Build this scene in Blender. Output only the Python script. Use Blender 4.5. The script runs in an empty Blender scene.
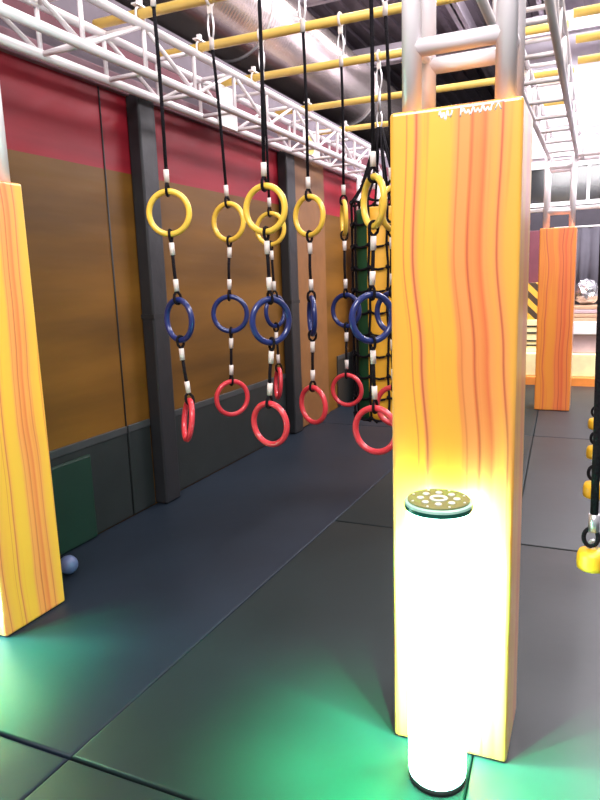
import bpy, bmesh, math, random
from mathutils import Vector, Matrix
PI = math.pi
random.seed(7)
SC = bpy.context.scene
COL = SC.collection

# ------------------------------------------------------------------ camera
CAM_H = 1.5
F_PX, YAW, PITCH, ROLL = 655.9, math.radians(24.344), math.radians(10.365), math.radians(1.925)
fw = Vector((-math.sin(YAW) * math.cos(PITCH), math.cos(YAW) * math.cos(PITCH), -math.sin(PITCH)))
rt0 = Vector((math.cos(YAW), math.sin(YAW), 0))
dn0 = fw.cross(rt0)
rt = math.cos(ROLL) * rt0 + math.sin(ROLL) * dn0
dn = -math.sin(ROLL) * rt0 + math.cos(ROLL) * dn0
cam_d = bpy.data.cameras.new('camera')
cam_d.sensor_fit = 'HORIZONTAL'
cam_d.sensor_width = 36
cam_d.lens = F_PX / 600 * 36
cam_d.clip_start = 0.05
cam = bpy.data.objects.new('camera', cam_d)
up, back = -dn, -fw
cam.matrix_world = Matrix(((rt.x, up.x, back.x, 0), (rt.y, up.y, back.y, 0), (rt.z, up.z, back.z, CAM_H), (0, 0, 0, 1)))
COL.objects.link(cam)
SC.camera = cam

# ------------------------------------------------------------------ world, lights, exposure
SC.view_settings.view_transform = 'Standard'
SC.view_settings.look = 'None'
SC.view_settings.gamma = 1
SC.view_settings.use_curve_mapping = False
SC.view_settings.exposure = 0.0
w = bpy.data.worlds.new('world')
SC.world = w
w.use_nodes = True
w.node_tree.nodes['Background'].inputs[0].default_value = (0.95, 0.93, 1.0, 1)
w.node_tree.nodes['Background'].inputs[1].default_value = 0.38

def area(name, loc, size, power, color=(1, 0.96, 0.97), target=None):
    l = bpy.data.lights.new(name, 'AREA')
    l.shape = 'RECTANGLE'
    l.size, l.size_y = size
    l.energy = power
    l.color = color
    o = bpy.data.objects.new(name, l)
    o.location = loc
    if target:
        o.rotation_euler = (Vector(target) - Vector(loc)).to_track_quat('-Z', 'Y').to_euler()
    COL.objects.link(o)
    return o
area('overhead_light', (-0.4, -0.6, 4.4), (2.2, 1.2), 230, target=(-0.4, 2.0, 0.6))
area('overhead_light', (0.5, 0.0, 3.9), (0.7, 0.7), 26, target=(-0.4, 1.9, 2.3))  # unseen fill, added to brighten the pillar top and truss legs
area('overhead_light', (0.9, 3.2, 4.6), (1.2, 2.4), 190)
area('overhead_light', (0.9, 7.8, 4.7), (1.4, 3.0), 640, color=(1, 0.95, 1.0))
area('added_wall_fill', (0.2, 8.0, 4.7), (2.6, 0.5), 200, color=(1, 0.95, 1.0), target=(-0.4, 10.6, 3.9))  # unseen light, added to brighten the upper back wall
area('overhead_light', (-1.6, 6.2, 4.7), (0.6, 2.4), 80)
area('overhead_light', (-1.95, 6.0, 4.95), (0.16, 9.0), 110)
area('overhead_light', (-5.2, 6.5, 4.7), (1.2, 3.0), 170)

# ------------------------------------------------------------------ colour + material helpers
def lin(c):
    return tuple(((v / 255) / 12.92 if v / 255 <= 0.04045 else ((v / 255 + 0.055) / 1.055) ** 2.4) for v in c) + (1,)

def mat(name, col, rough=0.5, metal=0.0, var=0.12, scale=6.0, bump=0.0, bscale=40.0, coat=0.0, stretch=(1, 1, 1), spec=0.5):
    m = bpy.data.materials.new(name)
    m.use_nodes = True
    nt = m.node_tree
    b = nt.nodes['Principled BSDF']
    b.inputs['Roughness'].default_value = rough
    b.inputs['Metallic'].default_value = metal
    b.inputs['Coat Weight'].default_value = coat
    b.inputs['Specular IOR Level'].default_value = spec
    tc = nt.nodes.new('ShaderNodeTexCoord')
    mp = nt.nodes.new('ShaderNodeMapping')
    mp.inputs['Scale'].default_value = stretch
    nt.links.new(tc.outputs['Object'], mp.inputs['Vector'])
    n = nt.nodes.new('ShaderNodeTexNoise')
    n.inputs['Scale'].default_value = scale
    n.inputs['Detail'].default_value = 4
    nt.links.new(mp.outputs[0], n.inputs['Vector'])
    r = nt.nodes.new('ShaderNodeValToRGB')
    r.color_ramp.elements[0].position = 0.3
    r.color_ramp.elements[1].position = 0.7
    r.color_ramp.elements[0].color = tuple(v * (1 - var) for v in col[:3]) + (1,)
    r.color_ramp.elements[1].color = tuple(min(1, v * (1 + var)) for v in col[:3]) + (1,)
    nt.links.new(n.outputs['Fac'], r.inputs['Fac'])
    nt.links.new(r.outputs['Color'], b.inputs['Base Color'])
    if bump:
        n2 = nt.nodes.new('ShaderNodeTexNoise')
        n2.inputs['Scale'].default_value = bscale
        n2.inputs['Detail'].default_value = 3
        nt.links.new(mp.outputs[0], n2.inputs['Vector'])
        bp = nt.nodes.new('ShaderNodeBump')
        bp.inputs['Strength'].default_value = bump
        bp.inputs['Distance'].default_value = 0.02
        nt.links.new(n2.outputs['Fac'], bp.inputs['Height'])
        nt.links.new(bp.outputs[0], b.inputs['Normal'])
    return m

def emit(name, col, strength):
    m = bpy.data.materials.new(name)
    m.use_nodes = True
    b = m.node_tree.nodes['Principled BSDF']
    b.inputs['Base Color'].default_value = (0.8, 0.85, 0.8, 1)
    b.inputs['Emission Color'].default_value = col + (1,)
    b.inputs['Emission Strength'].default_value = strength
    return m

YEL, ORA, RED = (0.92, 0.465, 0.040), (0.90, 0.33, 0.075), (0.55, 0.09, 0.03)
R2 = (0.72, 0.20, 0.04)
BANDS = [(0.0, YEL), (0.055, YEL), (0.065, R2), (0.077, YEL), (0.115, YEL), (0.13, ORA), (0.145, RED), (0.159, ORA), (0.20, YEL), (0.27, (0.93, 0.49, 0.040)),
         (0.42, YEL), (0.47, ORA), (0.481, R2), (0.493, ORA), (0.56, ORA), (0.575, (0.8, 0.2, 0.04)), (0.585, (0.52, 0.085, 0.025)), (0.605, ORA), (0.655, (0.85, 0.25, 0.05)),
         (0.685, (0.8, 0.17, 0.04)), (0.715, ORA), (0.775, (0.9, 0.38, 0.06)), (0.80, ORA), (0.813, RED), (0.83, ORA), (0.88, (0.9, 0.42, 0.05)), (1.0, YEL)]
def wood(name, phase=0.0, width=0.345, bends=None, tint=None):
    """painted stylised timber: vertical wavy bands running along z, wrapping round the pad"""
    m = bpy.data.materials.new(name)
    m.use_nodes = True
    nt = m.node_tree
    N, K = nt.nodes.new, nt.links.new
    b = nt.nodes['Principled BSDF']
    b.inputs['Roughness'].default_value = 0.38
    b.inputs['Coat Weight'].default_value = 1.0
    b.inputs['Coat Roughness'].default_value = 0.33
    b.inputs['Coat IOR'].default_value = 1.65
    tc = N('ShaderNodeTexCoord')
    sp = N('ShaderNodeSeparateXYZ')
    K(tc.outputs['Object'], sp.inputs[0])
    def math_(op, a, c=None):
        q = N('ShaderNodeMath'); q.operation = op
        for i, v in enumerate((a, c)):
            if v is None: continue
            if isinstance(v, (int, float)): q.inputs[i].default_value = v
            else: K(v, q.inputs[i])
        return q.outputs[0]
    u = math_('ADD', math_('MULTIPLY', sp.outputs[0], 1 / width), math_('MULTIPLY', sp.outputs[1], 1.37 / width))
    u = math_('ADD', u, 0.5 + phase + (0.50 if bends else 0.0))
    # big slow bend of the grain
    cv = N('ShaderNodeCombineXYZ')
    K(math_('MULTIPLY', u, 0.45), cv.inputs[0])
    cv.inputs[1].default_value = phase * 3.1
    K(math_('MULTIPLY', sp.outputs[2], 1.5), cv.inputs[2])
    nz = N('ShaderNodeTexNoise'); nz.inputs['Scale'].default_value = 1.0; nz.inputs['Detail'].default_value = 1.5
    K(cv.outputs[0], nz.inputs['Vector'])
    bend = math_('MULTIPLY', math_('SUBTRACT', nz.outputs['Fac'], 0.5), 0.05 if bends else 0.34)
    v = math_('ADD', u, bend)
    if bends:
        br_ = N('ShaderNodeValToRGB'); br_.color_ramp.interpolation = 'EASE'
        be = br_.color_ramp.elements
        be[0].position = bends[0][0]; be[1].position = bends[-1][0]
        be[0].color = (0.5 + bends[0][1],) * 3 + (1,); be[1].color = (0.5 + bends[-1][1],) * 3 + (1,)
        for p_, s_v in bends[1:-1]:
            e = be.new(p_); e.color = (0.5 + s_v,) * 3 + (1,)
        K(math_('MULTIPLY', sp.outputs[2], 0.5), br_.inputs['Fac'])
        v = math_('SUBTRACT', math_('ADD', v, 0.5), br_.outputs['Color'])
    rp = N('ShaderNodeValToRGB')
    el = rp.color_ramp.elements
    el[0].position, el[0].color = BANDS[0][0], BANDS[0][1] + (1,)
    el[1].position, el[1].color = BANDS[-1][0], BANDS[-1][1] + (1,)
    for p_, c_ in BANDS[1:-1]:
        e = el.new(p_); e.color = c_ + (1,)
    K(math_('FRACT', v), rp.inputs['Fac'])
    # thin secondary grain lines, fading in and out along the height
    c2 = N('ShaderNodeCombineXYZ')
    K(math_('MULTIPLY', v, 14.0), c2.inputs[0]); K(math_('MULTIPLY', sp.outputs[2], 0.9), c2.inputs[2]); c2.inputs[1].default_value = phase * 7
    n2 = N('ShaderNodeTexNoise'); n2.inputs['Scale'].default_value = 1.0; n2.inputs['Detail'].default_value = 2
    K(c2.outputs[0], n2.inputs['Vector'])
    ln = N('ShaderNodeValToRGB')
    ln.color_ramp.elements[0].position = 0.57; ln.color_ramp.elements[0].color = (0, 0, 0, 1)
    ln.color_ramp.elements[1].position = 0.66; ln.color_ramp.elements[1].color = (0.45, 0.45, 0.45, 1)
    K(n2.outputs['Fac'], ln.inputs['Fac'])
    mx = N('ShaderNodeMix'); mx.data_type = 'RGBA'
    K(ln.outputs['Color'], mx.inputs[0])
    K(rp.outputs['Color'], mx.inputs[6]); mx.inputs[7].default_value = (0.84, 0.22, 0.045, 1)
    if tint:
        m2 = N('ShaderNodeMix'); m2.data_type = 'RGBA'; m2.blend_type = 'MULTIPLY'; m2.inputs[0].default_value = 1
        K(mx.outputs[2], m2.inputs[6]); m2.inputs[7].default_value = tint + (1,)
        K(m2.outputs[2], b.inputs['Base Color'])
    else:
        K(mx.outputs[2], b.inputs['Base Color'])
    n3 = N('ShaderNodeTexNoise'); n3.inputs['Scale'].default_value = 5
    K(tc.outputs['Object'], n3.inputs['Vector'])
    bp = N('ShaderNodeBump'); bp.inputs['Strength'].default_value = 0.15; bp.inputs['Distance'].default_value = 0.02
    K(n3.outputs['Fac'], bp.inputs['Height']); K(bp.outputs[0], b.inputs['Normal'])
    return m

M = {}
M['wood_a'] = wood('painted_timber_vinyl', 0.0, bends=[(0.0, .15), (0.25, .12), (0.485, .09), (0.635, .04), (0.78, -.03), (0.97, 0.0)])
M['wood_b'] = wood('painted_timber_vinyl_two', 0.37)
M['wood_c'] = wood('painted_timber_vinyl_three', 0.55, tint=(0.97, 0.62, 0.5))
M['mat'] = mat('charcoal_vinyl', (0.013, 0.0205, 0.022), rough=0.5, var=0.12, scale=2.0, bump=0.10, bscale=3.5, spec=0.22)
M['mat_sheen'] = mat('charcoal_vinyl_sheen', (0.020, 0.026, 0.029), rough=0.45, var=0.12, scale=2.0, bump=0.10, bscale=3.5, spec=0.4)  # mat colour lightened to stand for grazing reflection
M['mat_greenlit'] = mat('pad_vinyl_greenlit', (0.006, 0.030, 0.019), rough=0.45)  # green lamp glow painted into the dark pad colour
M['padtop'] = mat('grey_pad_edge', (0.036, 0.040, 0.042), rough=0.5)
M['matblue'] = mat('slate_vinyl', (0.010, 0.0165, 0.027), rough=0.5, var=0.12, scale=2.0, bump=0.10, bscale=3.5, spec=0.22)
M['pad'] = mat('black_pad_vinyl', (0.013, 0.018, 0.018), rough=0.5, bump=0.12, bscale=5)
M['post'] = mat('black_post_vinyl', (0.014, 0.015, 0.018), rough=0.5, bump=0.25, bscale=7)
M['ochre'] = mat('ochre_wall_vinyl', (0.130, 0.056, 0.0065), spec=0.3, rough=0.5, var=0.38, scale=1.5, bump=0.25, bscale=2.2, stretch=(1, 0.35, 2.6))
M['red'] = mat('red_wall_vinyl', (0.26, 0.010, 0.021), spec=0.3, rough=0.5, var=0.32, scale=1.5, bump=0.2, bscale=2.2, stretch=(1, 0.35, 2.6))
M['lip'] = mat('mauve_ledge', (0.20, 0.095, 0.12), rough=0.6)
M['upper'] = mat('pale_upper_wall', (0.17, 0.14, 0.17), rough=0.8)
M['maroon'] = mat('maroon_band', (0.13, 0.03, 0.045), rough=0.7)
M['alu'] = mat('white_truss_metal', (0.84, 0.78, 0.80), rough=0.35, metal=0.15, var=0.05)
M['bar'] = mat('yellow_bar_paint', (0.88, 0.60, 0.14), rough=0.35, var=0.08)
M['rope'] = mat('black_rope', (0.008, 0.006, 0.009), spec=0.2, rough=0.9, bump=0.5, bscale=120)
M['sleeve'] = mat('off_white_sleeve', (0.70, 0.62, 0.58), rough=0.5)
M['steel'] = mat('grey_steel', (0.62, 0.60, 0.62), rough=0.3, metal=0.7)
M['rb'] = mat('blue_ring', (0.012, 0.026, 0.14), rough=0.28, coat=0.3)
M['ry'] = mat('yellow_ring', (0.88, 0.56, 0.07), rough=0.32, coat=0.2)
M['rr'] = mat('red_ring', (0.68, 0.042, 0.060), rough=0.32, coat=0.2)
M['concrete'] = mat('concrete', (0.05, 0.05, 0.055), rough=0.9)
M['lav'] = mat('lavender_white_wall', (0.72, 0.68, 0.76), rough=0.8, var=0.05)
M['dark'] = mat('dark_wall', (0.05, 0.045, 0.055), rough=0.8)
M['greywall'] = mat('grey_wall', (0.035, 0.030, 0.040), rough=0.8)
M['deck'] = mat('ceiling_deck', (0.17, 0.14, 0.165), rough=0.7, var=0.1)
M['beam'] = mat('ceiling_beam', (0.42, 0.37, 0.42), rough=0.6)
M['green'] = mat('green_bag_vinyl', (0.012, 0.075, 0.030), rough=0.45)
M['bagyel'] = mat('yellow_bag_vinyl', (0.95, 0.46, 0.03), rough=0.45)
M['capface'] = mat('olive_cap_face', (0.20, 0.22, 0.10), rough=0.25)
M['caprim'] = mat('dark_teal_rim', (0.01, 0.09, 0.065), rough=0.2)
M['glassrim'] = mat('pale_cap_edge', (0.45, 0.75, 0.62), rough=0.15)
M['capdot'] = mat('white_led_lens', (0.85, 0.88, 0.82), rough=0.3)
M['tube'] = emit('lit_tube', (0.42, 1.0, 0.80), 11.0)
M['rear_glow'] = emit('added_rear_glow', (0.40, 1.0, 0.95), 95.0)  # hidden rear emission, added to blow out the pillar face
M['mustard'] = mat('mustard_mat', (0.20, 0.085, 0.025), rough=0.5, bump=0.2, bscale=3)
M['white'] = mat('white_paint', (0.78, 0.76, 0.76), rough=0.5)
M['chalk'] = mat('white_ink', (0.95, 0.93, 0.9), rough=0.6)
M['cream'] = mat('cream_vinyl', (0.88, 0.78, 0.42), rough=0.45)
M['orange'] = mat('orange_vinyl', (0.80, 0.27, 0.05), rough=0.45)
M['pink'] = mat('dusty_pink_vinyl', (0.52, 0.38, 0.40), rough=0.5)
M['tan'] = mat('tan_board', (0.50, 0.32, 0.20), rough=0.6)
M['foil'] = mat('crumpled_silver', (0.75, 0.73, 0.76), rough=0.25, metal=0.9, bump=0.8, bscale=25)
M['curtain'] = mat('grey_curtain', (0.055, 0.05, 0.065), rough=0.8)
M['tag'] = mat('pale_yellow_sticker', (0.75, 0.62, 0.16), rough=0.5)
M['blueball'] = mat('blue_grey_rubber', (0.10, 0.13, 0.26), rough=0.35)
M['black'] = mat('matte_black', (0.012, 0.012, 0.013), rough=0.6)
M['hold'] = mat('yellow_hold_resin', (0.85, 0.46, 0.02), rough=0.4)

def stripes(name, c1, c2, freq):
    m = mat(name, c1, rough=0.5)
    nt = m.node_tree
    wv = nt.nodes.new('ShaderNodeTexWave'); wv.wave_type = 'BANDS'; wv.bands_direction = 'DIAGONAL'
    wv.inputs['Scale'].default_value = freq
    tc = nt.nodes.new('ShaderNodeTexCoord'); nt.links.new(tc.outputs['Object'], wv.inputs['Vector'])
    r = nt.nodes.new('ShaderNodeValToRGB'); r.color_ramp.interpolation = 'CONSTANT'
    r.color_ramp.elements[0].color = c1 + (1,); r.color_ramp.elements[1].color = c2 + (1,); r.color_ramp.elements[1].position = 0.5
    nt.links.new(wv.outputs['Fac'], r.inputs['Fac'])
    nt.links.new(r.outputs['Color'], nt.nodes['Principled BSDF'].inputs['Base Color'])
    return m
M['caution'] = stripes('caution_stripes', (0.80, 0.42, 0.05), (0.06, 0.035, 0.02), 3.2)

def ribbed(name):
    """spiral-seamed galvanised sheet"""
    m = mat(name, (0.68, 0.58, 0.55), rough=0.26, metal=0.9, var=0.10, scale=3)
    nt = m.node_tree
    wv = nt.nodes.new('ShaderNodeTexWave'); wv.wave_type = 'BANDS'; wv.bands_direction = 'Y'
    wv.inputs['Scale'].default_value = 7
    tc = nt.nodes.new('ShaderNodeTexCoord'); nt.links.new(tc.outputs['Object'], wv.inputs['Vector'])
    pw = nt.nodes.new('ShaderNodeMath'); pw.operation = 'POWER'; pw.inputs[1].default_value = 8
    nt.links.new(wv.outputs['Fac'], pw.inputs[0])
    bp = nt.nodes.new('ShaderNodeBump'); bp.inputs['Strength'].default_value = 0.10; bp.inputs['Distance'].default_value = 0.02
    nt.links.new(pw.outputs[0], bp.inputs['Height'])
    nt.links.new(bp.outputs[0], nt.nodes['Principled BSDF'].inputs['Normal'])
    return m
M['duct'] = ribbed('galvanised_duct')

# ------------------------------------------------------------------ mesh helpers
def box(bm, x0, x1, y0, y1, z0, z1, bevel=0.0, seg=2):
    r = bmesh.ops.create_cube(bm, size=1)
    vs = r['verts']
    for v in vs:
        v.co = Vector(((x0 + x1) / 2 + v.co.x * (x1 - x0), (y0 + y1) / 2 + v.co.y * (y1 - y0), (z0 + z1) / 2 + v.co.z * (z1 - z0)))
    if bevel:
        es = list({e for v in vs for e in v.link_edges})
        bmesh.ops.bevel(bm, geom=es, offset=bevel, segments=seg, affect='EDGES', profile=0.5)

def tube(bm, pts, r, seg=10, closed=False, caps=True):
    pts = [Vector(p) for p in pts]
    n = len(pts)
    rings = []
    prev = None
    for i, p in enumerate(pts):
        a = pts[(i - 1) % n] if (closed or i > 0) else p
        c = pts[(i + 1) % n] if (closed or i < n - 1) else p
        t = (c - a).normalized()
        if prev is None:
            ref = Vector((0, 0, 1)) if abs(t.z) < 0.9 else Vector((1, 0, 0))
            nn = (ref - t * ref.dot(t)).normalized()
        else:
            nn = (prev - t * prev.dot(t)).normalized()
        prev = nn
        bb = t.cross(nn)
        rr = r[i] if isinstance(r, (list, tuple)) else r
        rings.append([bm.verts.new(p + (nn * math.cos(2 * PI * k / seg) + bb * math.sin(2 * PI * k / seg)) * rr) for k in range(seg)])
    m = n if closed else n - 1
    for i in range(m):
        A, B = rings[i], rings[(i + 1) % n]
        off = 0
        if closed and i == n - 1:   # re-align the closing ring
            off = min(range(seg), key=lambda o: (A[0].co - B[o].co).length)
        for k in range(seg):
            f = bm.faces.new((A[k], A[(k + 1) % seg], B[(k + 1 + off) % seg], B[(k + off) % seg]))
            f.smooth = True
    if caps and not closed:
        bm.faces.new(list(reversed(rings[0])))
        bm.faces.new(rings[-1])

def lathe(bm, prof, seg=32, origin=(0, 0, 0), smooth=True):
    o = Vector(origin)
    rings = []
    for r, z in prof:
        if r < 1e-6:
            rings.append([bm.verts.new(o + Vector((0, 0, z)))])
        else:
            rings.append([bm.verts.new(o + Vector((r * math.cos(2 * PI * k / seg), r * math.sin(2 * PI * k / seg), z))) for k in range(seg)])
    for A, B in zip(rings, rings[1:]):
        for k in range(seg):
            k2 = (k + 1) % seg
            if len(A) == 1 and len(B) == 1: continue
            if len(A) == 1: f = bm.faces.new((A[0], B[k2], B[k]))
            elif len(B) == 1: f = bm.faces.new((A[k], A[k2], B[0]))
            else: f = bm.faces.new((A[k], A[k2], B[k2], B[k]))
            f.smooth = smooth

def ball(bm, c, r, sc=(1, 1, 1), u=20, v=12):
    R = bmesh.ops.create_uvsphere(bm, u_segments=u, v_segments=v, radius=r)
    for q in R['verts']:
        q.co = Vector((q.co.x * sc[0], q.co.y * sc[1], q.co.z * sc[2])) + Vector(c)
        for f in q.link_faces: f.smooth = True

def obj(name, bm, material, parent=None, origin=None):
    """link bm as one mesh object; vertices are in world space, origin moves the object's pivot there"""
    bmesh.ops.recalc_face_normals(bm, faces=bm.faces)
    me = bpy.data.meshes.new(name)
    if origin is not None:
        for v in bm.verts: v.co -= Vector(origin)
    bm.to_mesh(me); bm.free()
    for mm in (material if isinstance(material, (list, tuple)) else [material]):
        me.materials.append(mm)
    o = bpy.data.objects.new(name, me)
    COL.objects.link(o)
    if parent is not None:
        o.parent = parent
        if parent.type == 'EMPTY' or parent.parent or True:
            o.location = (Vector(origin) if origin is not None else Vector((0, 0, 0))) - WP(parent)
    elif origin is not None:
        o.location = origin
    return o

def WP(o):
    p = Vector(o.location)
    while o.parent:
        o = o.parent
        p += Vector(o.location)
    return p

def thing(name, label, cat, loc, group=None):
    o = bpy.data.objects.new(name, None)
    o.empty_display_size = 0.1
    COL.objects.link(o)
    o.location = loc
    return tag(o, label, cat, group)

def tag(o, label, cat, group=None):
    o['label'] = label; o['category'] = cat
    if group: o['group'] = group
    return o

def struct(name, bm, material):
    o = obj(name, bm, material)
    o['kind'] = 'structure'
    return o

def B(): return bmesh.new()
def bbox(*a, **k):
    bm = B(); box(bm, *a, **k); return bm
def btube(*a, **k):
    bm = B(); tube(bm, *a, **k); return bm

# ------------------------------------------------------------------ setting
WX = -2.75         # face of the left wall
struct('floor', bbox(-9, 3.2, -2.5, 19, -0.12, -0.05), M['concrete'])
# left wall: red over ochre, one mesh with bands
bm = B()
def band(z0, z1, mi, x=WX, y0=-1.5, y1=10.6):
    n0 = len(bm.faces)
    box(bm, x - 0.12, x, y0, y1, z0, z1)
    bm.faces.ensure_lookup_table()
    for f in bm.faces[n0:]: f.material_index = mi
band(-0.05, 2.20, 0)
band(2.20, 2.665, 1)
band(2.775, 2.90, 3, WX - 0.02)
band(2.90, 3.02, 4, WX - 0.02)
band(3.02, 3.22, 3, WX - 0.02)
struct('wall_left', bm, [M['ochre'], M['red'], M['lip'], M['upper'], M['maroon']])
struct('trim_1', bbox(WX - 0.12, WX + 0.035, -1.5, 10.6, 2.665, 2.775, bevel=0.008), M['lip'])
bm = B(); tube(bm, [(WX + 0.002, 3.325, z) for z in (0.0, 2.68)], 0.006, 6)
struct('trim_2', bm, M['black'])
bm = B(); tube(bm, [(WX + 0.002, 0.9, z) for z in (0.0, 2.68)], 0.006, 6)
struct('trim_3', bm, M['black'])

# back wall with a mezzanine window band
YB = 10.6
bm = B()
def part(x0, x1, z0, z1, mi, y0=YB, y1=YB + 0.15):
    n0 = len(bm.faces)
    box(bm, x0, x1, y0, y1, z0, z1)
    bm.faces.ensure_lookup_table()
    for f in bm.faces[n0:]: f.material_index = mi
part(-1.45, 3.2, 3.0, 5.2, 0)
part(-2.9, 3.2, -0.05, 2.42, 1)
part(-2.9, -1.0, 2.42, 3.0, 1)
part(0.75, 3.2, 2.42, 3.0, 0)
struct('wall_back', bm, [M['lav'], M['greywall']])
struct('wall_far_back', bbox(-9.1, -1.4, 19.0, 19.1, -0.05, 5.2), M['greywall'])
# the room behind that window
struct('wall_mezzanine', bbox(-1.0, 0.75, YB + 0.9, YB + 1.0, 2.3, 3.1), M['greywall'])
wn = struct('window_1', bbox(-1.0, 0.75, YB + 0.02, YB + 0.03, 2.50, 2.97),
            M['dark'])
gm = M['dark'] = bpy.data.materials.new('window_glass'); gm.use_nodes = True
g = gm.node_tree.nodes['Principled BSDF']; g.inputs['Transmission Weight'].default_value = 0.8; g.inputs['Base Color'].default_value = (0.08, 0.08, 0.09, 1); g.inputs['Roughness'].default_value = 0.1
wn.data.materials[0] = gm
bm = B()
box(bm, -1.02, 0.77, YB - 0.03, YB + 0.06, 2.97, 3.01)
for x in (-1.0, -0.17, 0.73): box(bm, x - 0.02, x + 0.02, YB - 0.02, YB + 0.05, 2.47, 2.96)
obj('window_frame', bm, M['white'], wn)
obj('window_sill', bbox(-1.05, 0.8, YB - 0.05, YB + 0.05, 2.43, 2.49, bevel=0.006), M['white'], wn)
struct('trim_4', bbox(-1.4, 3.0, YB - 0.06, YB, 3.12, 3.18), M['white'])

# ceiling deck, its ribs and beams
bm = B(); box(bm, -9, 3.2, -2.5, 19, 5.05, 5.2)
x = -9.0
while x < 3.1:
    box(bm, x, x + 0.09, -2.5, 19, 5.0, 5.05); x += 0.22
struct('ceiling', bm, M['deck'])
for i, (xx, zz) in enumerate(((-5.4, 4.7), (-1.75, 4.7), (-0.75, 4.72))):
    bm = B(); box(bm, xx - 0.07, xx + 0.07, -2.5, 19, zz, zz + 0.02); box(bm, xx - 0.012, xx + 0.012, -2.5, 19, zz, 5.0)
    struct('trim_%d' % (5 + i), bm, M['beam'])
for i, yy in enumerate((4.0, 7.2, 9.6, 13.5)):
    bm = B(); box(bm, -9, 3.2, yy - 0.08, yy + 0.08, 4.45, 4.48); box(bm, -9, 3.2, yy - 0.012, yy + 0.012, 4.45, 4.7)
    struct('trim_%d' % (8 + i), bm, M['beam'])
struct('wall_far_left', bbox(-9.1, -9, -2.5, 19.1, -0.05, 5.1), M['greywall'])

# ------------------------------------------------------------------ floor mats
def seamx(y): return -1.498 + 0.0226 * (y - 1.425)
def seamr(y): return -0.395 - 0.042 * (y - 4.3)
def floor_mat(x0f, x1f, y0, y1, label, m):
    g_, gy = 0.0015, 0.005
    bm = B()
    co = [(x0f(y0) + g_, y0 + gy), (x1f(y0) - g_, y0 + gy), (x1f(y1) - g_, y1 - gy), (x0f(y1) + g_, y1 - gy)]
    lo = [bm.verts.new((a, b, -0.05)) for a, b in co]
    hi = [bm.verts.new((a, b, 0.0)) for a, b in co]
    bm.faces.new(lo[::-1]); top = bm.faces.new(hi)
    for k in range(4): bm.faces.new((lo[k], lo[(k + 1) % 4], hi[(k + 1) % 4], hi[k]))
    bmesh.ops.bevel(bm, geom=list(top.edges), offset=0.011, segments=3, affect='EDGES', profile=0.6)
    for f in bm.faces: f.smooth = True
    cx = sum(c[0] for c in co) / 4; cy = (y0 + y1) / 2
    return tag(obj('floor_mat', bm, m, None, (cx, cy, -0.05)), label, 'floor mat', 'dark vinyl mats covering the floor')
L_ = lambda y: WX + 0.005
R_ = lambda y: 2.6
floor_mat(L_, seamx, -1.2, 1.4, 'dark floor mat in the near left corner under the green glow', M['matblue'])
floor_mat(L_, seamx, 1.4, 6.3, 'long dark floor mat along the red and ochre wall under the left rings', M['matblue'])
floor_mat(L_, seamx, 6.3, 9.7, 'dark floor mat along the wall beyond the netted bag', M['matblue'])
floor_mat(seamx, seamr, -1.2, 1.4, 'dark floor mat at the bottom edge, nearest the glowing tube lamp', M['mat'])
floor_mat(seamx, seamr, 1.4, 3.665, 'dark floor mat on which the large near pillar and glowing lamp stand', M['mat'])
floor_mat(seamx, seamr, 3.665, 6.32, 'middle dark floor mat just behind the large near pillar', M['mat'])
floor_mat(seamx, seamr, 6.32, 9.7, 'dark floor mat under the small far orange pillar', M['mat'])
floor_mat(seamr, R_, -1.2, 3.665, 'dark floor mat, sheen painted in, to the right of the large near pillar', M['mat_sheen'])
floor_mat(seamr, R_, 3.665, 6.3, 'dark floor mat, sheen painted in, at right beneath the row of yellow holds', M['mat_sheen'])
floor_mat(seamr, R_, 6.3, 9.7, 'farthest dark floor mat, sheen painted in, at right before the cream block', M['mat_sheen'])

# ------------------------------------------------------------------ wall pads, posts
def wall_pad(y0, y1, label, x1=WX + 0.012, z1=0.605):
    bm = bbox(WX + 0.001, x1, y0 + 0.006, y1 - 0.006, 0.004, z1, bevel=0.005)
    o = obj('wall_pad', bm, M['pad'], None, (WX, (y0 + y1) / 2, 0))
    obj('top_strip', bbox(WX + 0.001, x1 + 0.006, y0 + 0.006, y1 - 0.006, z1 - 0.045, z1 + 0.002, bevel=0.004), M['padtop'], o, o.location)['label'] = 'paler grey strip along the top'
    return tag(o, label, 'wall pad', 'black pads along the bottom of the wall')
wall_pad(0.9, 3.32, 'black pad at the foot of the wall beside the left pillar')
wall_pad(3.325, 3.565, 'narrow black wall pad between the thin seam and the nearer black post')
wall_pad(3.75, 5.73, 'black wall pad between the two black posts')
wall_pad(7.15, 10.4, 'far black wall pad beyond the mustard panel')
tag(obj('leaning_mat', bbox(WX + 0.013, WX + 0.04, 2.25, 2.94, 0.004, 0.52, bevel=0.01), M['mat_greenlit'], None, (WX, 2.6, 0)),
    'dark square mat, green glow in its colour, standing against the wall pad behind the left pillar', 'mat')
tag(obj('mustard_panel', bbox(WX + 0.002, WX + 0.06, 5.93, 6.75, 0.004, 2.675, bevel=0.012), M['mustard'], None, (WX, 6.3, 0)),
    'tall brown mustard panel on the wall beyond the farther black post', 'wall panel')
def post(y0, y1, label):
    t = thing('padded_post', label, 'post', (WX + 0.05, (y0 + y1) / 2, 0), 'black padded posts on the wall')
    obj('pad_cover', bbox(WX + 0.001, -2.65, y0, y1, 0.003, 2.678, bevel=0.012), M['post'], t, t.location)
    bm = B(); box(bm, WX + 0.002, -2.646, y0 - 0.004, y1 + 0.004, 1.28, 1.31)
    obj('strap', bm, M['black'], t, t.location)
    return t
post(3.57, 3.74, 'nearer black padded post on the wall, left of the ring chains')
post(5.735, 5.925, 'farther black padded post on the wall, behind the front middle ring chain')

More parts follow.
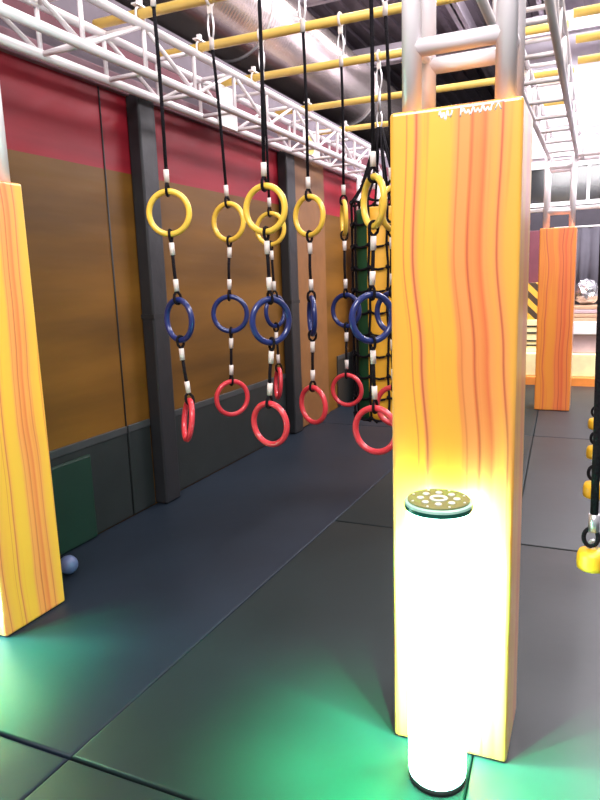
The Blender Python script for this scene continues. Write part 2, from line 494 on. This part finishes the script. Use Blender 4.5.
# ------------------------------------------------------------------ padded truss pillars
def pillar(x0, x1, y0, y1, m, label, ztop=1.95, legtop=2.66, clip=True):
    cx, cy = (x0 + x1) / 2, (y0 + y1) / 2
    t = thing('padded_pillar', label, 'pillar', (cx, cy, 0), 'orange painted pillars')
    bm = B()
    box(bm, x0, x1, y0, y1, 0.002, ztop, bevel=0.012, seg=3)
    obj('pad_cover', bm, m, t, t.location)
    a = 0.052
    for sx in (x0 + a, x1 - a):
        for sy in (y0 + a, y1 - a):
            obj('truss_leg', btube([(sx, sy, ztop - 0.002), (sx, sy, legtop)], 0.028, 14), M['alu'], t, t.location)
    for k, zz in enumerate((2.12, 2.56)):
        for sy in (y0 + a, y1 - a):
            obj('rung', btube([(x0 + a, sy, zz), (x1 - a, sy, zz)], 0.024, 12), M['alu'], t, t.location)
        for sx in (x0 + a, x1 - a):
            obj('rung', btube([(sx, y0 + a, zz + 0.02), (sx, y1 - a, zz + 0.02)], 0.018, 10), M['alu'], t, t.location)
    for sx in (x0 + a, x1 - a):
        obj('diagonal_brace', btube([(sx, y0 + a, 2.14), (sx, y1 - a, 2.56)], 0.012, 8), M['alu'], t, t.location)
    return t
PA = pillar(-0.550, -0.192, 1.882, 2.165, M['wood_a'], 'large near orange pillar with wavy wood grain behind the glowing tube lamp')
pillar(-2.635, -2.290, 1.866, 2.222, M['wood_b'], 'orange pillar at the left edge, standing near the ochre wall')
pillar(-0.574, -0.214, 7.545, 7.87, M['wood_c'], 'small far orange pillar seen right of the large near one')
pillar(-2.645, -2.300, 7.545, 7.87, M['wood_b'], 'far orange pillar hidden behind the netted bag at the wall')
# white pen scrawl near the top of the near pillar
bm = B()
def stroke(pts):
    tube(bm, [(x - 0.008, 1.8838, z - 0.006) for x, z in pts], 0.0030, 8)
zt = 1.930
def E_(x): return zt + (x + 0.40) * 0.03
def word(x0, n, amp, st, f):
    stroke([(x0 + i * st / 4, E_(x0 + i * st / 4) + amp * math.sin(i * f / 4) + 0.003 * math.sin(i * 0.22)) for i in range(n * 4)])
word(-0.402, 9, 0.009, 0.0030, 1.9)
stroke([(-0.372, E_(-0.37) - 0.008), (-0.366, E_(-0.37) + 0.010)])
stroke([(-0.345, E_(-0.34) - 0.010), (-0.343, E_(-0.34) + 0.012)])
word(-0.340, 24, 0.006, 0.0034, 1.7)
stroke([(-0.255, E_(-0.25) - 0.008), (-0.247, E_(-0.25) + 0.011), (-0.240, E_(-0.25) - 0.007)])
stroke([(-0.264, E_(-0.25) + 0.011), (-0.232, E_(-0.25) + 0.013)])
s_ = obj('pen_scrawl', bm, M['chalk'], PA, PA.location); s_['label'] = 'white pen scrawl near the top edge'

# ------------------------------------------------------------------ trusses
def truss(t, xa, xb, zb, zt, ys, zig=0, rc=0.025, thick=0.0125, axis='y'):
    """box truss along y (or along x), chords at xa/xb and zb/zt, a batten at every y in ys"""
    def P(a, s, z): return (a, s, z) if axis == 'y' else (s, a, z)
    o = t.location
    for a in (xa, xb):
        for z in (zb, zt):
            obj('chord', btube([P(a, ys[0] - 0.05, z), P(a, ys[-1] + 0.05, z)], rc, 12), M['alu'], t, o)
    for i, y in enumerate(ys):
        for a in (xa, xb):
            obj('vertical_brace', btube([P(a, y, zb), P(a, y, zt)], thick, 8), M['alu'], t, o)
        for z in (zb, zt):
            obj('cross_tie', btube([P(xa, y, z), P(xb, y, z)], thick * 1.15, 8), M['alu'], t, o)
        if i < len(ys) - 1:
            y2 = ys[i + 1]
            for a in (xa, xb):
                z1, z2 = (zt, zb) if (i + zig) % 2 == 0 else (zb, zt)
                obj('diagonal_brace', btube([P(a, y, z1), P(a, y2, z2)], thick, 8), M['alu'], t, o)
TL = thing('ceiling_truss', 'white box truss running along the wall above the red band', 'truss', (-2.47, 4.5, 2.63), 'white trusses of the rig')
truss(TL, -2.335, -2.61, 2.66, 2.90, [1.25 + 0.4975 * k for k in range(14)], zig=0)
pl_ = obj('joint_plate', bbox(-2.585, -2.575, 4.42, 4.70, 2.64, 2.93), M['white'], TL, TL.location)
bm = B(); box(bm, -2.585, -2.578, 5.98, 6.38, 2.68, 2.90)
sg = obj('sign_card', bm, M['white'], TL, TL.location); sg['label'] = 'pale card with a round yellow patch'
bm = B()
lathe(bm, [(0, 0), (0.085, 0), (0.085, 0.004), (0, 0.004)], 24, smooth=False)
bmesh.ops.rotate(bm, verts=bm.verts, cent=(0, 0, 0), matrix=Matrix.Rotation(PI / 2, 3, 'Y'))
bmesh.ops.translate(bm, verts=bm.verts, vec=(-2.578, 6.14, 2.77))
q = obj('round_patch', bm, M['tag'], sg, TL.location)
TR = thing('ceiling_truss', 'white box truss seen from below, between the near and far right pillars', 'truss', (-0.37, 4.7, 2.63), 'white trusses of the rig')
truss(TR, -0.505, -0.243, 2.66, 2.90, [1.95 + 0.53 * k for k in range(12)], zig=1, rc=0.022, thick=0.0125)
TC = thing('ceiling_truss', 'white cross truss at the far end, right of the small far pillar', 'truss', (0.7, 7.7, 2.63), 'white trusses of the rig')
truss(TC, 7.57, 7.83, 2.66, 2.93, [-0.19 + 0.45 * k for k in range(5)], axis='x', rc=0.025, thick=0.016)
tag(obj('cross_beam', bbox(-2.2, 1.4, 7.90, 7.94, 2.145, 2.185, bevel=0.008), M['white'], None, (-0.4, 7.94, 2.12)),
    'white horizontal beam crossing behind the legs of the small far pillar', 'beam')

# ------------------------------------------------------------------ yellow bars
BZ = 2.951
def bar(y, x0, x1, label, clamps, dy=0.0):
    t = thing('monkey_bar', label, 'bar', ((x0 + x1) / 2, y, BZ), 'yellow monkey bars')
    obj('pipe', btube([(x0, y, BZ), (x1, y + dy, BZ)], 0.026, 16), M['bar'], t, t.location)
    for xe in clamps:
        ye = y + dy * (xe - x0) / (x1 - x0)
        bm = B()
        tube(bm, [(xe, ye - 0.036, BZ - 0.06)] + [(xe, ye + 0.036 * math.cos(a), BZ + 0.0 + 0.036 * math.sin(a)) for a in [PI - k * PI / 8 for k in range(9)]] + [(xe, ye + 0.036, BZ - 0.06)], 0.007, 6)
        box(bm, xe - 0.018, xe + 0.018, ye - 0.05, ye + 0.05, BZ + 0.036, BZ + 0.044)
        box(bm, xe - 0.012, xe + 0.012, ye - 0.012, ye + 0.012, BZ + 0.04, BZ + 0.075)
        obj('clamp', bm, M['alu'], t, t.location)
    return t
BY = [2.62, 3.215, 3.815, 4.535, 5.53, 6.465]
ORD = ['yellow overhead bar nearest the camera, carrying the front row of rings', 'second yellow overhead bar, carrying the second row of rings',
       'third yellow overhead bar, carrying the third row of rings', 'fourth yellow overhead bar, from which the netted bag hangs',
       'fifth yellow overhead bar, just beyond the netted bag', 'farthest yellow overhead bar on the left side']
for y, lb in zip(BY, ORD): bar(y, -2.64, -0.22, lb, (-2.335,), 0.03)
RY = [2.05, 2.75, 3.35, 4.0, 4.40, 4.87, 5.345]
RO = ['nearest yellow bar of the right lane, above the nearest hold', 'second yellow bar of the right lane', 'third yellow bar of the right lane', 'fourth yellow bar of the right lane',
      'lowest-hanging view yellow bar at top right corner', 'middle one of the three yellow bars at top right', 'bottom one of the three yellow bars at top right']
RO[4] = 'top one of the three yellow bars in the top right corner'
for y, lb in zip(RY, RO): bar(y, -0.19, 1.5, lb, (0.9,), 0.0)
TX = thing('ceiling_truss', 'white box truss on the far side of the right lane', 'truss', (1.4, 4.7, 2.63), 'white trusses of the rig')
truss(TX, 1.30, 1.55, 2.66, 2.90, [1.8 + 0.55 * k for k in range(12)])

# ------------------------------------------------------------------ ring chains
RC, RT = 0.0985, 0.0140     # ring centreline radius, tube radius
def chain(label, y, top, rings, bar_y):
    """rings: (x, z, apparent width ratio, side, tilt) for yellow, blue, red"""
    t = thing('ring_chain', label, 'ring chain', (top, bar_y, BZ), 'chains of three rings hung from the yellow bars')
    o = t.location
    # hanger round the bar, hook, first sleeve
    bm = B()
    tube(bm, [(top, bar_y + 0.034 * math.cos(a), BZ + 0.034 * math.sin(a)) for a in [k * 2 * PI / 16 for k in range(16)]], 0.008, 8, closed=True)
    box(bm, top - 0.012, top + 0.012, bar_y - 0.008, bar_y + 0.008, BZ - 0.075, BZ - 0.034)
    obj('hanger', bm, M['sleeve'], t, o)
    bm = B()
    lp = [(top + 0.017 * math.sin(a), bar_y, BZ - 0.135 + 0.065 * math.cos(a)) for a in [k * 2 * PI / 20 for k in range(20)]]
    tube(bm, lp, 0.0055, 8, closed=True)
    obj('snap_hook', bm, M['steel'], t, o)
    ztop = BZ - 0.19
    obj('sleeve', btube([(top, bar_y, ztop), (top, bar_y, ztop - 0.06)], 0.0125, 12), M['sleeve'], t, o)
    p0 = Vector((top, bar_y, ztop + 0.0))
    rp = None
    names = ('yellow ring', 'blue ring', 'red ring')
    prev_bottom = None
    for k, (x, z, ratio, side, tilt) in enumerate(rings):
        c = Vector((x, y, z))
        vd = Vector((x, y, 0)).normalized()
        ang = math.asin(min(1, ratio)) * side
        d = Matrix.Rotation(ang, 3, 'Z') @ vd
        upv = Vector((0, 0, 1))
        if tilt:
            Rm = Matrix.Rotation(math.radians(tilt), 3, vd)
            d = Rm @ d; upv = Rm @ upv
        n = d.cross(upv)
        bm = B()
        tube(bm, [c + (d * math.cos(a) + upv * math.sin(a)) * RC for a in [j * 2 * PI / 48 for j in range(48)]], RT, 14, closed=True)
        ro = obj('ring', bm, M[('ry', 'rb', 'rr')[k]], t, o)
        ro['label'] = names[k]
        tp = c + upv * RC
        rp = B() if rp is None else rp
        # loop over the ring
        def loop(cc, dirv, ln=0.046):
            pts = []
            for j in range(18):
                a = j * 2 * PI / 18
                s = math.sin(a); cx_ = math.cos(a)
                along = (-(RT + 0.006) if cx_ < 0 else ln) * abs(cx_)
                pts.append(cc + dirv * along + n * s * (RT + 0.006) * (0.45 if cx_ > 0.6 else 1.0))
            tube(rp, pts, 0.0068, 8, closed=True)
            return cc + dirv * ln
        src = p0 if prev_bottom is None else prev_bottom
        dirv = (src - tp).normalized()
        e1 = loop(tp, dirv)
        obj('sleeve', btube([e1 - dirv * 0.006, e1 + dirv * 0.052], 0.0125, 12), M['sleeve'], t, o)
        if prev_bottom is None:
            # long rope from the bar
            mid = (e1 + p0) / 2
            tube(rp, [p0 - Vector((0, 0, 0.03)), p0 * 0.75 + e1 * 0.25 + Vector((0.004, 0, 0)), mid + Vector((0.005, 0, 0)), e1], 0.0084, 8)
        else:
            tube(rp, [prev_bottom, (prev_bottom + e1) / 2 + Vector((random.uniform(-.004, .004), 0, 0)), e1], 0.0084, 8)
        if k < 2:
            bt = c - upv * RC
            nxt = Vector((rings[k + 1][0], y, rings[k + 1][1] + RC))
            dirb = (nxt - bt).normalized()
            obj('rope', rp, M['rope'], t, o)
            rp = B()
            e2 = loop(bt, dirb)
            obj('sleeve', btube([e2 - dirb * 0.006, e2 + dirb * 0.052], 0.0125, 12), M['sleeve'], t, o)
            prev_bottom = e2
    obj('rope', rp, M['rope'], t, o)
    return t
Yr = [2.7, 3.3, 3.95]
chain('leftmost ring chain of the front row, in front of the nearer black post', 2.7, -1.833,
      [(-1.872, 1.834, .95, 1, 0), (-1.855, 1.327, .60, 1, 0), (-1.841, 0.829, .16, 1, 9)], BY[0] + .01)
chain('large middle ring chain of the front row, overlapping a smaller one behind it', 2.7, -1.316,
      [(-1.360, 1.815, .87, 1, 0), (-1.354, 1.320, .85, -1, 0), (-1.381, 0.836, .78, 1, 0)], BY[0] + .015)
chain('rightmost ring chain of the front row, before the netted bag beside the large pillar', 2.7, -0.843,
      [(-0.858, 1.808, .42, 1, 0), (-0.870, 1.330, .86, -1, 0), (-0.862, 0.839, .90, 1, 0)], BY[0] + .02)
chain('second ring chain from the left, its three rings all facing the camera', 3.3, -1.898,
      [(-1.895, 1.832, .83, 1, 0), (-1.915, 1.321, .97, 1, 0), (-1.930, 0.830, .92, -1, 0)], BY[1] + .01)
chain('ring chain right of the middle one, its blue ring seen edge-on', 3.3, -1.379,
      [(-1.405, 1.831, .74, 1, 0), (-1.405, 1.305, .14, 1, 0), (-1.413, 0.813, .67, 1, 0)], BY[1] + .015)
chain('ring chain mostly hidden between the front right chain and the large pillar', 3.3, -0.960,
      [(-0.955, 1.835, .50, -1, 0), (-0.955, 1.32, .8, 1, 0), (-0.95, 0.83, .9, 1, 0)], BY[1] + .02)
chain('small ring chain of the third row, right behind the large middle chain', 3.95, -1.909,
      [(-1.958, 1.833, .90, 1, 0), (-1.945, 1.300, .62, -1, 0), (-1.945, 0.815, .16, 1, 5)], BY[2] + .01)
chain('ring chain just left of the netted bag, its yellow ring seen edge-on', 3.95, -1.401,
      [(-1.447, 1.868, .12, 1, 0), (-1.446, 1.300, .85, 1, 0), (-1.450, 0.788, .94, 1, 0)], BY[2] + .015)

# ------------------------------------------------------------------ netted bag
bx, by = -1.395, 4.545
T = thing('hanging_bag', 'yellow and green bag in a black rope net hanging from the fourth bar', 'bag', (bx, by, 0.44))
bz0, bz1, br = 0.49, 1.97, 0.185
def sector(a0, a1, m, name, lab):
    bm = B()
    prof = [(0.0, bz0), (br * 0.8, bz0), (br * 0.97, bz0 + 0.02), (br, bz0 + 0.06), (br, bz1 - 0.06), (br * 0.96, bz1 - 0.015), (br * 0.8, bz1), (0.0, bz1)]
    n = 12
    cols = []
    for k in range(n + 1):
        a = a0 + (a1 - a0) * k / n
        cols.append([bm.verts.new((bx + r * math.cos(a), by + r * math.sin(a), z)) for r, z in prof])
    for A, C_ in zip(cols, cols[1:]):
        for i in range(len(prof) - 1):
            f = bm.faces.new((A[i], C_[i], C_[i + 1], A[i + 1])); f.smooth = 1 <= i < len(prof) - 2
    bmesh.ops.remove_doubles(bm, verts=bm.verts, dist=1e-5)
    o = obj(name, bm, m, T, T.location); o['label'] = lab
D = math.radians
va = math.atan2(-by, -bx)            # azimuth from the bag towards the camera
sector(va - D(118), va - D(48 - 18), M['green'], 'bag_panel', 'green vinyl panel')
sector(va - D(30), va + D(70), M['bagyel'], 'bag_panel', 'yellow vinyl panel')
sector(va + D(70), va + D(150), M['green'], 'bag_panel', 'green vinyl panel')
sector(va + D(150), va + D(242), M['bagyel'], 'bag_panel', 'yellow vinyl panel')
bm = B()
nr = br + 0.016
nv, dz = 10, 0.155
levels = [0.52 + 0.15 * k for k in range(11)]
for j in range(nv):
    a = va + 2 * PI * (j + 0.35) / nv
    pts = []
    for k, z in enumerate(levels):
        jit = 0.03 * math.sin(k * 2.1 + j * 1.7)
        pts.append((bx + nr * math.cos(a + jit), by + nr * math.sin(a + jit), z))
    pts = [(bx + br * 0.55 * math.cos(a), by + br * 0.55 * math.sin(a), bz0 - 0.02)] + pts
    pts += [(bx + 0.13 * math.cos(a), by + 0.13 * math.sin(a), 2.12), (bx + 0.05 * math.cos(a), by + 0.05 * math.sin(a), 2.36), (bx + 0.014 * math.cos(a), by + 0.014 * math.sin(a), 2.50)]
    tube(bm, pts, 0.0085, 6)
    for z in levels:
        ball(bm, (bx + nr * math.cos(a), by + nr * math.sin(a), z), 0.016, u=8, v=6)
for z in levels:
    pts = []
    for k in range(nv * 4):
        a = va + 2 * PI * (k / 4 + 0.35) / nv
        pts.append((bx + nr * 1.01 * math.cos(a), by + nr * 1.01 * math.sin(a), z - 0.018 * abs(math.sin(k * PI / 4))))
    tube(bm, pts, 0.0085, 6, closed=True)
obj('rope_net', bm, M['rope'], T, T.location)
bm = B()
tube(bm, [(bx, by + 0.034 * math.cos(a), BZ + 0.034 * math.sin(a)) for a in [k * 2 * PI / 16 for k in range(16)]], 0.008, 8, closed=True)
box(bm, bx - 0.012, bx + 0.012, by - 0.008, by + 0.008, BZ - 0.08, BZ - 0.034)
obj('hanger', bm, M['sleeve'], T, T.location)
bm = B()
for zc, hh in ((BZ - 0.14, 0.07), (BZ - 0.40, 0.055)):
    tube(bm, [(bx + 0.018 * math.sin(a), by, zc + hh * math.cos(a)) for a in [k * 2 * PI / 20 for k in range(20)]], 0.006, 8, closed=True)
tube(bm, [(bx, by, BZ - 0.20), (bx, by, BZ - 0.35)], 0.011, 10)
obj('snap_hook', bm, M['steel'], T, T.location)

# ------------------------------------------------------------------ tube lamps
def tube_lamp(cx, cy, label, watts=170):
    t = thing('tube_lamp', label, 'lamp', (cx, cy, 0), 'glowing green white tube lamps')
    bm = B(); lathe(bm, [(0, 0.002), (0.083, 0.002), (0.083, 0.008), (0.080, 0.014), (0, 0.016)], 40, (cx, cy, 0), smooth=False)
    obj('base_plate', bm, M['black'], t, t.location)
    bm = B(); lathe(bm, [(0, 0.0145), (0.078, 0.0145), (0.084, 0.022), (0.086, 0.04), (0.087, 0.82), (0.087, 0.858), (0, 0.858)], 48, (cx, cy, 0))
    for f in bm.faces:               # far stronger emission added on the hidden rear to bleach the pillar
        f.normal_update()
        q = f.calc_center_median() - Vector((cx, cy, 0))
        f.material_index = 1 if 0.045 < q.z < 0.83 and q.y > 0.45 * math.hypot(q.x, q.y) else 0
    q = obj('light_tube', bm, [M['tube'], M['rear_glow']], t, t.location); q['label'] = 'glowing white tube with a green cast'
    z = 0.8585
    bm = B(); lathe(bm, [(0, z), (0.094, z), (0.095, z + 0.003), (0.095, z + 0.012), (0, z + 0.012)], 48, (cx, cy, 0), smooth=False)
    cp = obj('top_cap', bm, M['caprim'], t, t.location); cp['label'] = 'round dark green cap'
    for k in range(8):          # unseen spots added under the cap rim to throw green on the floor
        a = k * PI / 4 + 0.3
        l = bpy.data.lights.new('added_floor_spot', 'SPOT'); l.energy = watts; l.color = (0.0, 1.0, 0.33)
        l.spot_size = math.radians(94); l.spot_blend = 1.0; l.shadow_soft_size = 0.004
        lo = bpy.data.objects.new('added_floor_spot', l); COL.objects.link(lo); lo.parent = t
        lo.location = (0.0915 * math.cos(a), 0.0915 * math.sin(a), z - 0.001)
    bm = B(); lathe(bm, [(0, z + 0.0122), (0.094, z + 0.0122), (0.094, z + 0.019), (0.091, z + 0.021), (0.087, z + 0.0215), (0, z + 0.0215)], 48, (cx, cy, 0), smooth=False)
    obj('cap_edge', bm, M['glassrim'], cp, t.location)
    bm = B(); lathe(bm, [(0, z + 0.0216), (0.086, z + 0.0216), (0.086, z + 0.0262), (0, z + 0.0262)], 48, (cx, cy, 0), smooth=False)
    obj('cap_face', bm, M['capface'], cp, t.location)
    bm = B()
    for k in range(8):
        a = k * PI / 4 + 0.2
        lathe(bm, [(0, z + 0.0263), (0.0105, z + 0.0263), (0.009, z + 0.029), (0, z + 0.0298)], 12, (cx + 0.05 * math.cos(a), cy + 0.05 * math.sin(a), 0))
        lathe(bm, [(0, z + 0.0263), (0.004, z + 0.0263), (0.003, z + 0.028), (0, z + 0.028)], 8, (cx + 0.076 * math.cos(a + .4), cy + 0.076 * math.sin(a + .4), 0))
    lathe(bm, [(0.016, z + 0.0263), (0.026, z + 0.0263), (0.025, z + 0.029), (0.017, z + 0.029), (0.016, z + 0.0263)], 24, (cx, cy, 0))
    obj('led_lens', bm, M['capdot'], cp, t.location)
tube_lamp(-0.379, 1.758, 'glowing tube lamp with a dark round cap before the large near pillar')
tube_lamp(-2.46, 1.735, 'glowing tube lamp beside the left pillar, source of the green floor glow', 95)

# ------------------------------------------------------------------ yellow holds hanging in the right lane
def hold(x, y, label):
    t = thing('hanging_hold', label, 'climbing hold', (x, y, 0.6), 'yellow holds on black straps in the right lane')
    o = t.location
    z = 0.775
    obj('strap', btube([(x - 0.014, y, BZ - 0.03), (x - 0.011, y, 1.7), (x - 0.008, y, 1.4), (x - 0.002, y, 1.0), (x, y, z - 0.01)], 0.0115, 10), M['rope'], t, o)
    obj('sleeve', btube([(x, y, z + 0.01), (x, y, z - 0.045)], 0.015, 14), M['steel'], t, o)
    bm = B(); tube(bm, [(x - 0.006 + 0.020 * math.sin(a), y, z - 0.065 + 0.028 * math.cos(a)) for a in [k * 2 * PI / 20 for k in range(20)]], 0.0065, 8, closed=True)
    obj('loop', bm, M['rope'], t, o)
    bm = B(); tube(bm, [(x + 0.012 * math.sin(a), y + 0.004, z - 0.105 + 0.030 * math.cos(a)) for a in [k * 2 * PI / 20 for k in range(20)]], 0.005, 8, closed=True)
    obj('snap_hook', bm, M['steel'], t, o)
    bm = B()
    lathe(bm, [(0, 0.612), (0.034, 0.610), (0.042, 0.615), (0.044, 0.630), (0.043, 0.655), (0.038, 0.668), (0.018, 0.674), (0, 0.674)], 24, (x, y, 0))
    obj('grip', bm, M['hold'], t, o)
    bm = B(); tube(bm, [(x - 0.014, y + 0.034 * math.cos(a), BZ + 0.034 * math.sin(a)) for a in [k * 2 * PI / 16 for k in range(16)]], 0.009, 8, closed=True)
    obj('hanger', bm, M['rope'], t, o)
hold(0.023, 2.05, 'nearest and largest yellow hold on a black strap at the right edge')
hold(0.028, 2.75, 'second yellow hold from the front in the right edge row')
hold(0.032, 3.35, 'third yellow hold from the front in the right edge row')
hold(0.032, 4.00, 'farthest yellow hold in the right edge row')

# ------------------------------------------------------------------ things at the back
def block(name, x0, x1, y0, y1, z0, z1, m, label, cat, bev=0.012, group=None):
    return tag(obj(name, bbox(x0, x1, y0, y1, z0, z1, bevel=bev), m, None, ((x0 + x1) / 2, (y0 + y1) / 2, z0)), label, cat, group)
block('base_mat', -1.3, 1.2, 9.28, 10.5, -0.045, 0.115, M['orange'], 'thin orange mat under the cream block at the far end', 'mat')
block('foam_block', -1.25, 1.15, 9.33, 10.45, 0.117, 0.42, M['cream'], 'bright cream block on the orange mat at the far end', 'foam block')
block('foam_block', -0.45, 1.1, 9.42, 10.4, 0.422, 0.67, M['pink'], 'dusty pink block on top of the cream block', 'foam block')
block('foam_block', -0.45, 1.08, 9.36, 10.35, 0.672, 0.84, M['white'], 'white slab on top of the dusty pink block', 'foam block')
zz = 0.842
LB = ['lowest tan board of the little stack under the silver ball', 'second tan board of the stack under the silver ball', 'third board of the stack under the silver ball, greyish', 'topmost board directly under the silver ball']
for k, lb in enumerate(LB):
    block('board', -0.40 + 0.01 * k, 0.6, 9.40 + 0.012 * k, 9.85, zz, zz + 0.046, M['tan'] if k != 2 else M['pink'], lb, 'board', 0.006, 'stacked boards under the silver ball')
    zz += 0.052
bm = B()
R_ic = bmesh.ops.create_icosphere(bm, subdivisions=3, radius=0.17)
for v in bm.verts:
    v.co *= 1 + random.uniform(-0.10, 0.08)
    v.co += Vector((-0.12, 9.62, zz + 0.165))
tag(obj('silver_ball', bm, M['foil'], None, (-0.12, 9.62, zz)), 'crumpled silver ball on the stacked boards, right of the far pillar', 'ball')
t = thing('striped_barrier', 'upright barrier with diagonal caution stripes left of the small far pillar', 'barrier', (-0.80, 9.6, 0.42))
obj('striped_panel', bbox(-0.90, -0.62, 9.55, 9.63, 0.86, 1.36, bevel=0.006), M['caution'], t, t.location)
bm = bbox(-0.90, -0.62, 9.53, 9.65, 0.422, 0.86, bevel=0.006)
obj('base_box', bm, M['cream'], t, t.location)
bm = B()
for k, z in enumerate((0.50, 0.56, 0.67, 0.76)): box(bm, -0.86, -0.66, 9.522, 9.532, z, z + 0.022)
obj('slot', bm, M['black'], t, t.location)
obj('dark_upright', bbox(-0.88, -0.60, 9.66, 9.74, 0.424, 2.05, bevel=0.006), M['maroon'], t, t.location)
# folded curtain
t = thing('curtain', 'grey folded curtain hanging at the back wall right of the far pillar', 'curtain', (-0.1, 10.45, 1.0))
bm = B()
n = 90
colv = []
for k in range(n + 1):
    x = -0.55 + 2.2 * k / n
    y = 10.47 + 0.035 * math.sin(x * 38) + 0.012 * math.sin(x * 91)
    colv.append((bm.verts.new((x, y, 0.95)), bm.verts.new((x, y * 0.3 + 10.47 * 0.7, 2.10))))
for a, b in zip(colv, colv[1:]):
    f = bm.faces.new((a[0], b[0], b[1], a[1])); f.smooth = True
cu = obj('cloth', bm, M['curtain'], t, t.location)
sm = cu.modifiers.new('thickness', 'SOLIDIFY'); sm.thickness = 0.006
obj('curtain_rail', btube([(-0.6, 10.47, 2.115), (1.7, 10.47, 2.115)], 0.015, 10), M['white'], t, t.location)
# wall lamp glimpsed between the pillar legs
t = thing('white_chute', 'white round-edged panel left of the far pillar legs', 'panel', (-1.0, 9.9, 2.05))
obj('panel', bbox(-1.06, -0.90, 9.85, 9.93, 1.95, 2.62, bevel=0.03), M['white'], t, t.location)
obj('bracket', bbox(-1.02, -0.94, 9.93, 10.6, 2.2, 2.26), M['red'], t, t.location)

# duct under the ceiling
t = thing('air_duct', 'big round silver spiral duct under the ceiling, left of the yellow bars', 'duct', (-3.3, 6.0, 4.05))
obj('pipe', btube([(-3.3, -2.0, 4.05), (-3.3, 18.9, 4.05)], 0.44, 40), M['duct'], t, t.location)
for yy in (3.3, 6.0, 9.2, 12.4, 15.6):
    bm = B()
    tube(bm, [(-3.3 + 0.447 * math.cos(a), yy, 4.05 + 0.447 * math.sin(a)) for a in [k * 2 * PI / 40 for k in range(40)]], 0.014, 6, closed=True)
    tube(bm, [(-3.3, yy, 4.49), (-3.3, yy, 5.0)], 0.008, 6)
    obj('hanger_band', bm, M['steel'], t, t.location)

# small round thing at the foot of the wall
bm = B(); ball(bm, (-2.50, 2.47, 0.052), 0.05)
tag(obj('rubber_ball', bm, M['blueball'], None, (-2.50, 2.47, 0.002)), 'small blue grey ball on the floor behind the left pillar', 'ball')
